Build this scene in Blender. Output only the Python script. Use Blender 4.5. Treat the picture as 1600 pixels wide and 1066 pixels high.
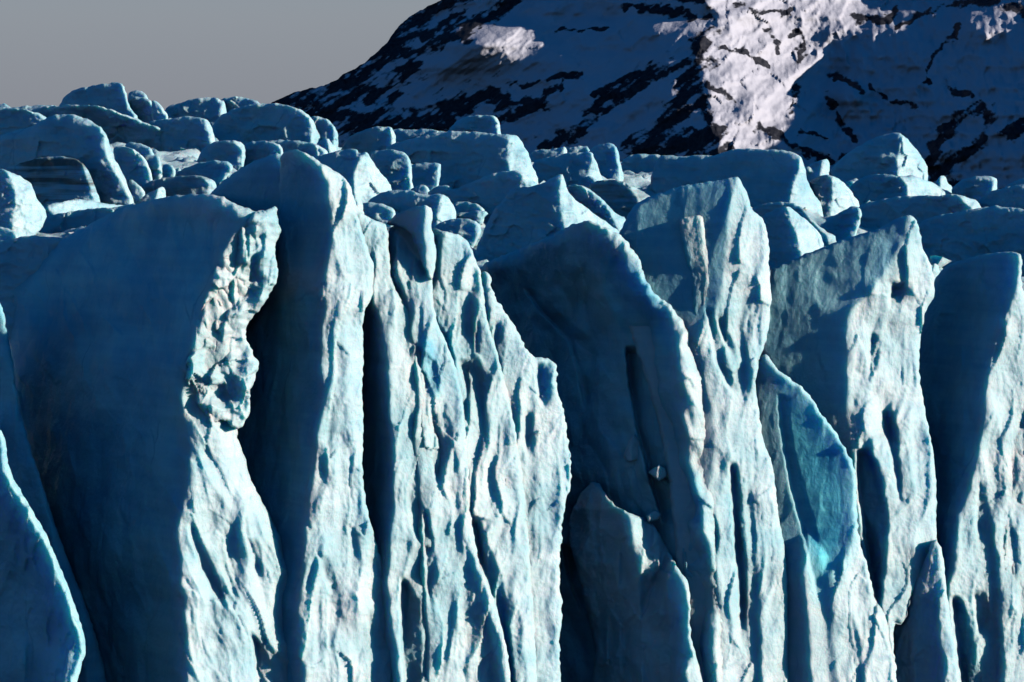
import bpy, math
import numpy as np

# ------------------------------------------------------------------ camera, world, sun, exposure
for o in list(bpy.data.objects): bpy.data.objects.remove(o)
S = bpy.context.scene
COL = S.collection
LENS, PITCH, CAMZ = 85.0, 4.0, 78.0
FPX = LENS/36*1600
cam = bpy.data.objects.new('camera', bpy.data.cameras.new('camera'))
cam.data.lens = LENS; cam.data.sensor_width = 36; cam.data.clip_start = 1; cam.data.clip_end = 40000
cam.location = (0, 0, CAMZ); cam.rotation_euler = (math.radians(90-PITCH), 0, 0)
COL.objects.link(cam); S.camera = cam

SUN_AZ = 68.0     # degrees clockwise from behind the camera axis: 0 = from camera, 90 = from the right
SUN_EL = 16.0
az = math.radians(SUN_AZ); el = math.radians(SUN_EL)
sdir = (math.sin(az)*math.cos(el), -math.cos(az)*math.cos(el), math.sin(el))   # towards the sun
sl = bpy.data.lights.new('sun', 'SUN'); sl.energy = 5.0; sl.angle = math.radians(0.5); sl.color = (1.0, 0.86, 0.74)
sun = bpy.data.objects.new('sun', sl); COL.objects.link(sun)
from mathutils import Vector
sun.rotation_euler = Vector((-sdir[0], -sdir[1], -sdir[2])).to_track_quat('-Z', 'Y').to_euler()

W = bpy.data.worlds.new('World'); S.world = W; W.use_nodes = True
nt = W.node_tree; nt.nodes.clear()
out = nt.nodes.new('ShaderNodeOutputWorld'); bg = nt.nodes.new('ShaderNodeBackground')
sky = nt.nodes.new('ShaderNodeTexSky'); sky.sky_type = 'NISHITA'; sky.sun_disc = False
sky.sun_elevation = el; sky.sun_rotation = math.atan2(sdir[0], sdir[1])
sky.altitude = 0; sky.air_density = 1.0; sky.dust_density = 0.3; sky.ozone_density = 3.0
SKY_K = 0.05
hs = nt.nodes.new('ShaderNodeMixRGB'); hs.blend_type = 'MULTIPLY'; hs.inputs[0].default_value = 1
hs.inputs[2].default_value = (0.03, 0.68, 1.15, 1)
nt.links.new(sky.outputs[0], hs.inputs[1])
# thin grey haze layer low over the horizon, all the way round
tc = nt.nodes.new('ShaderNodeTexCoord'); sp = nt.nodes.new('ShaderNodeSeparateXYZ')
nt.links.new(tc.outputs['Generated'], sp.inputs[0])
mr = nt.nodes.new('ShaderNodeMapRange'); mr.inputs[1].default_value = 0.06; mr.inputs[2].default_value = 0.15
mr.inputs[3].default_value = 1.0; mr.inputs[4].default_value = 0.0; mr.interpolation_type = 'SMOOTHSTEP'
nt.links.new(sp.outputs['Z'], mr.inputs[0])
rp = nt.nodes.new('ShaderNodeValToRGB')
rp.color_ramp.elements[0].position = 0.0; rp.color_ramp.elements[0].color = (0.195/SKY_K, 0.20/SKY_K, 0.23/SKY_K, 1)
rp.color_ramp.elements[1].position = 0.10; rp.color_ramp.elements[1].color = (0.25/SKY_K, 0.285/SKY_K, 0.315/SKY_K, 1)
nt.links.new(sp.outputs['Z'], rp.inputs[0])
mx = nt.nodes.new('ShaderNodeMixRGB')
nt.links.new(mr.outputs[0], mx.inputs[0]); nt.links.new(hs.outputs[0], mx.inputs[1]); nt.links.new(rp.outputs[0], mx.inputs[2])
nt.links.new(mx.outputs[0], bg.inputs[0]); bg.inputs[1].default_value = SKY_K
nt.links.new(bg.outputs[0], out.inputs[0])
S.view_settings.view_transform = 'Standard'; S.view_settings.look = 'None'
S.view_settings.exposure = 0.27; S.view_settings.gamma = 1.0; S.view_settings.use_curve_mapping = False
S.render.engine = 'CYCLES'; S.cycles.max_bounces = 6; S.cycles.diffuse_bounces = 0

# ------------------------------------------------------------------ helpers
cp, spn = math.cos(math.radians(PITCH)), math.sin(math.radians(PITCH))
def pts3(px, py, D):
    """photo pixel + distance along the view axis -> world point (arrays)"""
    x = (px-800)/FPX*D; v = -(py-533)/FPX*D
    return np.stack([x, D*cp + v*spn, CAMZ - D*spn + v*cp], -1)

def _h(ix, iy, seed):
    n = (ix.astype(np.int64)*374761393 + iy.astype(np.int64)*668265263 + seed*974711) & 0xffffffff
    n = ((n ^ (n >> 13))*1274126177) & 0xffffffff
    return ((n ^ (n >> 16)) & 0xffff)/65535.0*2*np.pi
def gn(x, y, seed=0):
    x = np.asarray(x, float); y = np.asarray(y, float)
    ix = np.floor(x); iy = np.floor(y); fx = x-ix; fy = y-iy
    def g(dx, dy):
        a = _h(ix+dx, iy+dy, seed); return np.cos(a)*(fx-dx)+np.sin(a)*(fy-dy)
    u = fx*fx*fx*(fx*(fx*6-15)+10); v = fy*fy*fy*(fy*(fy*6-15)+10)
    a = g(0,0)*(1-u)+g(1,0)*u; b = g(0,1)*(1-u)+g(1,1)*u
    return (a*(1-v)+b*v)*1.5
def fbm(x, y, seed=0, n=4):
    s = 0; a = 1
    for i in range(n): s = s+a*gn(x*2**i, y*2**i, seed+i*7); a *= .5
    return s
def rdg(x, y, seed=0, n=3):
    s = 0; a = 1
    for i in range(n): s = s+a*(1-2*np.abs(gn(x*2**i, y*2**i, seed+i*11))); a *= .5
    return s

def _h2(ix, iy, seed):
    a = _h(ix, iy, seed)/(2*np.pi); b = _h(ix, iy, seed+101)/(2*np.pi); return a, b
def worley(x, y, seed=0):
    x = np.asarray(x, float); y = np.asarray(y, float); ix = np.floor(x); iy = np.floor(y)
    f1 = np.full(x.shape, 9.0); pl = np.zeros(x.shape)
    for dx in (-1, 0, 1):
        for dy in (-1, 0, 1):
            a, b = _h2(ix+dx, iy+dy, seed); c = _h(ix+dx, iy+dy, seed+55)
            ux = x-ix-dx-.1-.8*a; uy = y-iy-dy-.1-.8*b; q = ux*ux+uy*uy; m = q < f1
            f1 = np.where(m, q, f1); pl = np.where(m, np.cos(c)*ux*.9+np.sin(c)*uy*.5, pl)
    return np.sqrt(f1), pl
def chaikin(P, n):
    P = np.array(P, float)
    for _ in range(n):
        Q = np.roll(P, -1, 0); P = np.stack([P*.75+Q*.25, P*.25+Q*.75], 1).reshape(-1, 2)
    return P
def densify(P, step):
    o = []
    for a, b in zip(P, np.roll(P, -1, 0)):
        k = max(1, int(np.hypot(*(b-a))/step))
        for i in range(k): o.append(a+(b-a)*i/k)
    return np.array(o)
def inside(x, y, P):
    r = np.zeros(x.shape, bool)
    for (x1, y1), (x2, y2) in zip(P, np.roll(P, -1, 0)):
        if y1 == y2: continue
        c = ((y1 > y) != (y2 > y)) & (x < (x2-x1)*(y-y1)/(y2-y1)+x1); r ^= c
    return r
def nearest(x, y, P):
    A = P; B = np.roll(P, -1, 0); best = np.full(x.shape, 1e9); bx = x.copy(); by = y.copy()
    for (ax, ay), (cx, cy) in zip(A, B):
        dx, dy = cx-ax, cy-ay; L = dx*dx+dy*dy
        if L < 1e-9: continue
        t = np.clip(((x-ax)*dx+(y-ay)*dy)/L, 0, 1); qx = ax+t*dx; qy = ay+t*dy
        d = (x-qx)**2+(y-qy)**2; m = d < best
        best = np.where(m, d, best); bx = np.where(m, qx, bx); by = np.where(m, qy, by)
    return np.sqrt(best), bx, by
def interp(Y, pts, k):
    p = sorted(pts, key=lambda q: q[1]); return np.interp(Y, [q[1] for q in p], [q[k] for q in p])

def tag(o, **k):
    for a, b in k.items(): o[a] = b
    return o

def field(X, Y, e, sp, seed):
    """depth in pixels behind the block's nearest ridge"""
    x0, x1, y0, y1 = sp['bb']; h = y1-y0; w = x1-x0
    d = None
    wob = 3.0*sp.get('wob', 1)*fbm(Y/45, Y*0+seed*3.1, seed+5, 3)
    for rg in sp['ridges']:
        P = rg['p']; R = interp(Y, P, 0)+wob
        H = interp(Y, [(q[2] if len(q) > 2 else 0, q[1]) for q in P], 0) + rg.get('h', 0)
        ylo = min(q[1] for q in P); yhi = max(q[1] for q in P)
        if rg.get('cap'): H = H + rg['cap']*(np.clip(ylo-Y, 0, None)+np.clip(Y-yhi, 0, None))
        # the ridge wanders sharply, the face behind it only broadly
        yg = np.arange(y0-200, y1+201, 4.0); Rg = np.interp(yg, *zip(*sorted((q[1], q[0]) for q in P)))
        kk = np.hanning(61); kk /= kk.sum(); Rs = np.interp(Y, yg, np.convolve(np.pad(Rg, 30, 'edge'), kk, 'valid'))
        t = X-R; t = X-(Rs+(R-Rs)*np.exp(-np.abs(t)/rg.get('loc', 45.0))); s = rg.get('w', 2.0)
        ab = np.sqrt(t*t+s*s)-s
        q = H+np.where(t > 0, ab*rg.get('sr', .5), ab*rg.get('sl', 1.1))
        if d is None: d = q
        else:
            k = 3.0; m = np.clip(.5+.5*(d-q)/k, 0, 1); d = d*(1-m)+q*m-k*m*(1-m)
    if 'tilt' in sp: d = d + sp['tilt']*(y1-Y)
    r = sp['r']; a = sp.get('ra', 1.2)
    q = np.clip(1-e/r, 0, 1); d = d+a*r*(1-np.sqrt(np.clip(1-q*q, 0, 1)))
    for L, Rr, A in sp.get('grooves', []):
        xl = interp(Y, L, 0)+1.5*gn(Y/14, Y*0+.3, seed+9); xr = interp(Y, Rr, 0)+2*gn(Y/17, Y*0+7, seed+19)
        ya = min(q[1] for q in L); yb = max(q[1] for q in L)
        wv = np.clip((Y-ya)/12, 0, 1)*np.clip((yb-Y)/25, 0, 1)
        wd = np.maximum(xr-xl, 1.0); t = (X-xl)/wd
        g = np.where(t < 0, np.clip(1+t*wd/4.5, 0, 1), np.clip(1-t, 0, 1)**.9)
        d = d+1.6*A*wv*g*np.clip(wd/10, 0, 1)
    for bx, by, rx, ry, A in sp.get('lumps', []):
        d = d - A*np.exp(-(((X-bx)/rx)**2+((Y-by)/ry)**2))
    n = sp.get('n', (5, 0, 1.0)); sh = sp.get('shear', .1)
    # n = (broad swell, vertical fluting, crust)
    dl = sp.get('lit'); wt = 1.0
    if dl:
        R = interp(Y, dl, 0)+wob; wt = 1/(1+np.exp(-(X-R)/4))
    sx, sy = sp.get('ns', (55, 80))
    XX = X+seed*37.7
    nl = sp.get('nl', 1.0); q_ = nl+(1-nl)*wt
    d0_ = d.copy()
    d = d+n[0]*fbm(XX/sx, Y/sy, seed, 3)
    if n[1]:
        xs = XX+sh*Y+14*gn(XX/60, Y/90, seed+3); ys = Y+12*gn(XX/40, Y/50, seed+4)
        amp = .25+.75*np.clip(.5+1.2*gn(XX/60, Y/150, seed+77), 0, 1)
        d = d-n[1]*(.3+.7*wt)*amp*(rdg(xs/40, Y/240, seed+31, 2)-.6)*.9
        m2 = np.clip(.45+1.3*gn(XX/45, Y/70, seed+88), 0, 1)
        wsx, wsy = sp.get('ws', (32, 115))
        f, pl = worley(xs/wsx, ys/wsy, seed+21); d = d-n[1]*(.4+.6*wt)*(f*1.0+pl*.9)*(.7+1.2*m2)
        f, pl = worley(xs/wsx*2.6, ys/wsy*3.0, seed+23); d = d-n[1]*wt*(f*.38+pl*.35)*m2
    d = d-n[2]*(.25+.75*wt)*(rdg(XX/9, Y/14, seed+51, 2)*.45+fbm(XX/5, Y/6, seed+61, 2)*.4)
    return d0_+(d-d0_)*q_

CNT = [0]
def ice(name, sp, mat, parent=None, **tags):
    """closed ice mesh: relief front, skirt and back, from an outline and ridge lines"""
    CNT[0] += 1; seed = sp.get('seed', CNT[0]*13)
    st = sp.get('step', 2.4); D0 = sp['D']
    raw = np.array(sp['o'], float)
    P = chaikin(raw, sp.get('ch', 1)); P = densify(P, 3.0)
    # rough outline
    ctr = np.roll(P, -1, 0)-np.roll(P, 1, 0); nr = np.stack([ctr[:, 1], -ctr[:, 0]], 1); nr /= np.maximum(np.hypot(nr[:, 0], nr[:, 1]), 1e-6)[:, None]
    am = sp.get('rough', .9)
    P = P+nr*(am*fbm(P[:, 0]/11+seed, P[:, 1]/11, seed, 3))[:, None]
    x0, y0 = P.min(0); x1, y1 = P.max(0); sp['bb'] = (x0, x1, y0, y1); NM = name
    if 'ridges' not in sp:
        xr = x1-.12*(x1-x0); sp['ridges'] = [dict(p=[(xr, y0), (xr+.04*(x1-x0), y1)])]
    sp.setdefault('r', max(4, min(22, .35*(y1-y0))))
    nx = int((x1-x0)/st)+3; ny = int((y1-y0)/st)+3
    gx = x0-st+np.arange(nx)*st; gy = y0-st+np.arange(ny)*st
    X, Y = np.meshgrid(gx, gy)
    cin = inside(X[:-1, :-1]+st/2, Y[:-1, :-1]+st/2, P)
    used = np.zeros(X.shape, int)
    for a, b in ((0, 0), (0, 1), (1, 0), (1, 1)): used[a:ny-1+a, b:nx-1+b] += cin
    idx = -np.ones(X.shape, int); m = used > 0; N = int(m.sum()); idx[m] = np.arange(N)
    x = X[m].copy(); y = Y[m].copy(); bd = used[m] < 4
    e, qx, qy = nearest(x, y, P)
    ins = inside(x, y, P)
    x[bd] = qx[bd]; y[bd] = qy[bd]; e = np.where(bd | ~ins, 0, e)
    d = field(x, y, e, sp, seed)
    pxm = D0/FPX
    T = sp.get('T', max(20, .5*min(x1-x0, 260)))
    back = np.percentile(d, 96)+T
    db = np.maximum(back-.6*T*np.clip(1-e/(.5*T+5), 0, 1)**2, d+6)
    V = np.concatenate([pts3(x, y, D0+d*pxm), pts3(x, y, D0+db*pxm)])
    cy, cx = np.nonzero(cin)
    a = idx[cy, cx]; b = idx[cy, cx+1]; c = idx[cy+1, cx+1]; f = idx[cy+1, cx]
    front = np.stack([a, f, c, b], 1); backf = np.stack([a, b, c, f], 1)+N
    # skirt: edges used by one cell only
    E = np.concatenate([front[:, [0, 1]], front[:, [1, 2]], front[:, [2, 3]], front[:, [3, 0]]])
    key = E.min(1).astype(np.int64)*(N+1)+E.max(1); _, inv, ct = np.unique(key, return_inverse=True, return_counts=True)
    be = E[ct[inv.ravel()] == 1]
    sk = np.stack([be[:, 1], be[:, 0], be[:, 0]+N, be[:, 1]+N], 1)
    Fc = np.concatenate([front, backf, sk])
    me = bpy.data.meshes.new(name)
    # origin at base centre
    org = pts3(np.array([(x0+x1)/2]), np.array([y1]), np.array([D0]))[0]
    if parent is not None: org = np.array(parent.location)
    V = V-org
    me.vertices.add(len(V)); me.vertices.foreach_set('co', V.ravel().astype(np.float32))
    me.loops.add(Fc.size); me.loops.foreach_set('vertex_index', Fc.ravel().astype(np.int32))
    me.polygons.add(len(Fc)); me.polygons.foreach_set('loop_start', np.arange(0, Fc.size, 4, dtype=np.int32))
    me.polygons.foreach_set('use_smooth', np.ones(len(Fc), bool))
    me.update(calc_edges=True)
    # traced colour: clear blue ice, dirt, and shade blue painted on some shaded faces
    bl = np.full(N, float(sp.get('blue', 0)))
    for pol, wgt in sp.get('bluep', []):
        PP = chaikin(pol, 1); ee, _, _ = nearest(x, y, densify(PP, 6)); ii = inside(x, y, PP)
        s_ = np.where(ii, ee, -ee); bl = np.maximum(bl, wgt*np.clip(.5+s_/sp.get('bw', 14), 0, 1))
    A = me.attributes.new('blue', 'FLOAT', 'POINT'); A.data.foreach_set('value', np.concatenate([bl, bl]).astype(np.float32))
    if sp.get('dirt'):
        A = me.attributes.new('dirt', 'FLOAT', 'POINT'); A.data.foreach_set('value', np.full(2*N, sp['dirt'], np.float32))
    me.materials.append(mat); me.validate()
    o = bpy.data.objects.new(name, me); COL.objects.link(o)
    if parent is not None: o.parent = parent
    else: o.location = org
    tag(o, **tags)
    return o

# ------------------------------------------------------------------ materials
def newmat(n):
    m = bpy.data.materials.new(n); m.use_nodes = True; t = m.node_tree
    return m, t, t.nodes['Principled BSDF']
def ice_mat():
    m, t, b = newmat('glacier_ice'); N = t.nodes.new; L = t.links.new
    geo = N('ShaderNodeNewGeometry')
    at = N('ShaderNodeAttribute'); at.attribute_name = 'blue'
    ad = N('ShaderNodeAttribute'); ad.attribute_name = 'dirt'
    n1 = N('ShaderNodeTexNoise'); n1.inputs['Scale'].default_value = .12; n1.inputs['Detail'].default_value = 6
    L(geo.outputs['Position'], n1.inputs['Vector'])
    # layered ice: thin, gently tilted annual bands
    mp = N('ShaderNodeMapping'); mp.inputs['Scale'].default_value = (.05, .05, .9); mp.inputs['Rotation'].default_value = (0, .18, 0)
    L(geo.outputs['Position'], mp.inputs[0])
    n2 = N('ShaderNodeTexNoise'); n2.inputs['Scale'].default_value = 1.0; n2.inputs['Detail'].default_value = 5
    L(mp.outputs[0], n2.inputs['Vector'])
    cr = N('ShaderNodeValToRGB'); cr.color_ramp.elements[0].position = .35; cr.color_ramp.elements[1].position = .62
    cr.color_ramp.elements[0].color = (.33, .58, .67, 1); cr.color_ramp.elements[1].color = (.57, .73, .79, 1)
    ma = N('ShaderNodeMath'); ma.operation = 'MULTIPLY_ADD'; ma.inputs[1].default_value = .25
    L(n2.outputs[0], ma.inputs[0])
    mb = N('ShaderNodeMath'); mb.operation = 'MULTIPLY'; mb.inputs[1].default_value = .75; L(n1.outputs[0], mb.inputs[0]); L(mb.outputs[0], ma.inputs[2])
    L(ma.outputs[0], cr.inputs[0])
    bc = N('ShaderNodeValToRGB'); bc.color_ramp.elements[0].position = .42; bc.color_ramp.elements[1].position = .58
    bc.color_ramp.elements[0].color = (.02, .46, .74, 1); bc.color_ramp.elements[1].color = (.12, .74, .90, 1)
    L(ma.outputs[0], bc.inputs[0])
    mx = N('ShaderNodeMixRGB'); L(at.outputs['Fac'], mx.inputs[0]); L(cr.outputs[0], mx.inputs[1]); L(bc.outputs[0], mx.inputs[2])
    md = N('ShaderNodeMixRGB'); md.inputs[2].default_value = (.12, .13, .12, 1)
    dm = N('ShaderNodeMath'); dm.operation = 'MULTIPLY'; L(ad.outputs['Fac'], dm.inputs[0])
    dr = N('ShaderNodeMapRange'); dr.inputs[1].default_value = .4; dr.inputs[2].default_value = .6; L(n2.outputs[0], dr.inputs[0]); L(dr.outputs[0], dm.inputs[1])
    L(dm.outputs[0], md.inputs[0]); L(mx.outputs[0], md.inputs[1])
    nw = N('ShaderNodeTexNoise'); nw.inputs['Scale'].default_value = .25; nw.inputs['Detail'].default_value = 4; L(geo.outputs['Position'], nw.inputs['Vector'])
    sc = N('ShaderNodeVectorMath'); sc.operation = 'MULTIPLY_ADD'; sc.inputs[1].default_value = (3, 3, 3); L(nw.outputs['Color'], sc.inputs[0]); L(geo.outputs['Position'], sc.inputs[2])
    mq = N('ShaderNodeMapping'); mq.inputs['Scale'].default_value = (.11, .11, .045); mq.inputs['Rotation'].default_value = (0, .25, 0); L(sc.outputs[0], mq.inputs[0])
    vo = N('ShaderNodeTexVoronoi'); vo.feature = 'DISTANCE_TO_EDGE'; vo.inputs['Scale'].default_value = 1.0; L(mq.outputs[0], vo.inputs['Vector'])
    cm = N('ShaderNodeMapRange'); cm.inputs[1].default_value = .004; cm.inputs[2].default_value = .022; cm.inputs[3].default_value = 1; cm.inputs[4].default_value = 0; L(vo.outputs['Distance'], cm.inputs[0])
    ck = N('ShaderNodeMapRange'); ck.inputs[1].default_value = .5; ck.inputs[2].default_value = .66; ck.inputs[4].default_value = .35; L(n1.outputs[0], ck.inputs[0])
    cf = N('ShaderNodeMath'); cf.operation = 'MULTIPLY'; L(cm.outputs[0], cf.inputs[0]); L(ck.outputs[0], cf.inputs[1])
    mc = N('ShaderNodeMixRGB'); mc.inputs[2].default_value = (.05, .25, .42, 1); L(cf.outputs[0], mc.inputs[0]); L(md.outputs[0], mc.inputs[1])
    L(mc.outputs[0], b.inputs['Base Color'])
    b.inputs['Subsurface Weight'].default_value = .38
    b.inputs['Subsurface Radius'].default_value = (.03, .5, .8)
    b.inputs['Subsurface Scale'].default_value = 4.5
    b.inputs['Roughness'].default_value = .45
    b.inputs['IOR'].default_value = 1.31
    b.inputs['Specular IOR Level'].default_value = .35
    n3 = N('ShaderNodeTexNoise'); n3.inputs['Scale'].default_value = 1.4; n3.inputs['Detail'].default_value = 8; n3.inputs['Roughness'].default_value = .7
    L(geo.outputs['Position'], n3.inputs['Vector'])
    bp = N('ShaderNodeBump'); bp.inputs['Strength'].default_value = .55; bp.inputs['Distance'].default_value = .35
    L(n3.outputs[0], bp.inputs['Height'])
    n4 = N('ShaderNodeTexNoise'); n4.inputs['Scale'].default_value = .33; n4.inputs['Detail'].default_value = 5; n4.inputs['Distortion'].default_value = .3
    mk = N('ShaderNodeMapping'); mk.inputs['Scale'].default_value = (1, 1, .55); L(geo.outputs['Position'], mk.inputs[0]); L(mk.outputs[0], n4.inputs['Vector'])
    b2 = N('ShaderNodeBump'); b2.inputs['Strength'].default_value = .6; b2.inputs['Distance'].default_value = 1.3; L(n4.outputs[0], b2.inputs['Height']); L(bp.outputs[0], b2.inputs['Normal'])
    L(b2.outputs[0], b.inputs['Normal'])
    return m
ICE = ice_mat()
def mountain_mat():
    m, t, b = newmat('mountain_snow_and_rock'); N = t.nodes.new; L = t.links.new
    at = N('ShaderNodeAttribute'); at.attribute_name = 'rock'
    geo = N('ShaderNodeNewGeometry')
    n1 = N('ShaderNodeTexNoise'); n1.inputs['Scale'].default_value = .035; n1.inputs['Detail'].default_value = 9; n1.inputs['Roughness'].default_value = .65
    L(geo.outputs['Position'], n1.inputs['Vector'])
    ad = N('ShaderNodeMath'); ad.operation = 'MULTIPLY_ADD'; ad.inputs[1].default_value = .5; L(n1.outputs[0], ad.inputs[0]); L(at.outputs['Fac'], ad.inputs[2])
    mr = N('ShaderNodeMapRange'); mr.inputs[1].default_value = .68; mr.inputs[2].default_value = .80; L(ad.outputs[0], mr.inputs[0])
    n2 = N('ShaderNodeTexNoise'); n2.inputs['Scale'].default_value = .15; n2.inputs['Detail'].default_value = 6
    L(geo.outputs['Position'], n2.inputs['Vector'])
    rc = N('ShaderNodeValToRGB'); rc.color_ramp.elements[0].color = (.010, .014, .026, 1); rc.color_ramp.elements[1].color = (.045, .048, .06, 1)
    rc.color_ramp.elements[0].position = .3; rc.color_ramp.elements[1].position = .75
    L(n2.outputs[0], rc.inputs[0])
    mx = N('ShaderNodeMixRGB'); mx.inputs[1].default_value = (.50, .53, .63, 1); L(rc.outputs[0], mx.inputs[2]); L(mr.outputs[0], mx.inputs[0])
    L(mx.outputs[0], b.inputs['Base Color']); b.inputs['Roughness'].default_value = .8; b.inputs['Specular IOR Level'].default_value = .1
    bp = N('ShaderNodeBump'); bp.inputs['Strength'].default_value = .5; bp.inputs['Distance'].default_value = 6
    L(n1.outputs[0], bp.inputs['Height']); L(bp.outputs[0], b.inputs['Normal'])
    return m
MNT = mountain_mat()
def water_mat():
    m, t, b = newmat('lake_water'); N = t.nodes.new; L = t.links.new
    b.inputs['Base Color'].default_value = (.02, .07, .09, 1); b.inputs['Roughness'].default_value = .15
    n = N('ShaderNodeTexNoise'); n.inputs['Scale'].default_value = 1.5; g = N('ShaderNodeNewGeometry'); L(g.outputs['Position'], n.inputs['Vector'])
    bp = N('ShaderNodeBump'); bp.inputs['Strength'].default_value = .4; L(n.outputs[0], bp.inputs['Height']); L(bp.outputs[0], b.inputs['Normal'])
    return m
WAT = water_mat()

def sheet(name, V, ny, nx, mat, attrs={}, **tags):
    i = np.arange(ny*nx).reshape(ny, nx)
    F = np.stack([i[:-1, :-1], i[1:, :-1], i[1:, 1:], i[:-1, 1:]], -1).reshape(-1, 4)
    me = bpy.data.meshes.new(name); me.vertices.add(len(V)); me.vertices.foreach_set('co', V.ravel().astype(np.float32))
    me.loops.add(F.size); me.loops.foreach_set('vertex_index', F.ravel().astype(np.int32))
    me.polygons.add(len(F)); me.polygons.foreach_set('loop_start', np.arange(0, F.size, 4, dtype=np.int32))
    me.polygons.foreach_set('use_smooth', np.ones(len(F), bool)); me.update(calc_edges=True)
    for k, v in attrs.items():
        A = me.attributes.new(k, 'FLOAT', 'POINT'); A.data.foreach_set('value', v.ravel().astype(np.float32))
    me.materials.append(mat); o = bpy.data.objects.new(name, me); COL.objects.link(o); tag(o, **tags); return o

# ------------------------------------------------------------------ the setting
sheet('lake', np.array([(-30000, -30000, 0), (30000, -30000, 0), (-30000, 30000, 0), (30000, 30000, 0)], float)[[2, 3, 0, 1]], 2, 2, WAT, kind='structure')

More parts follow.
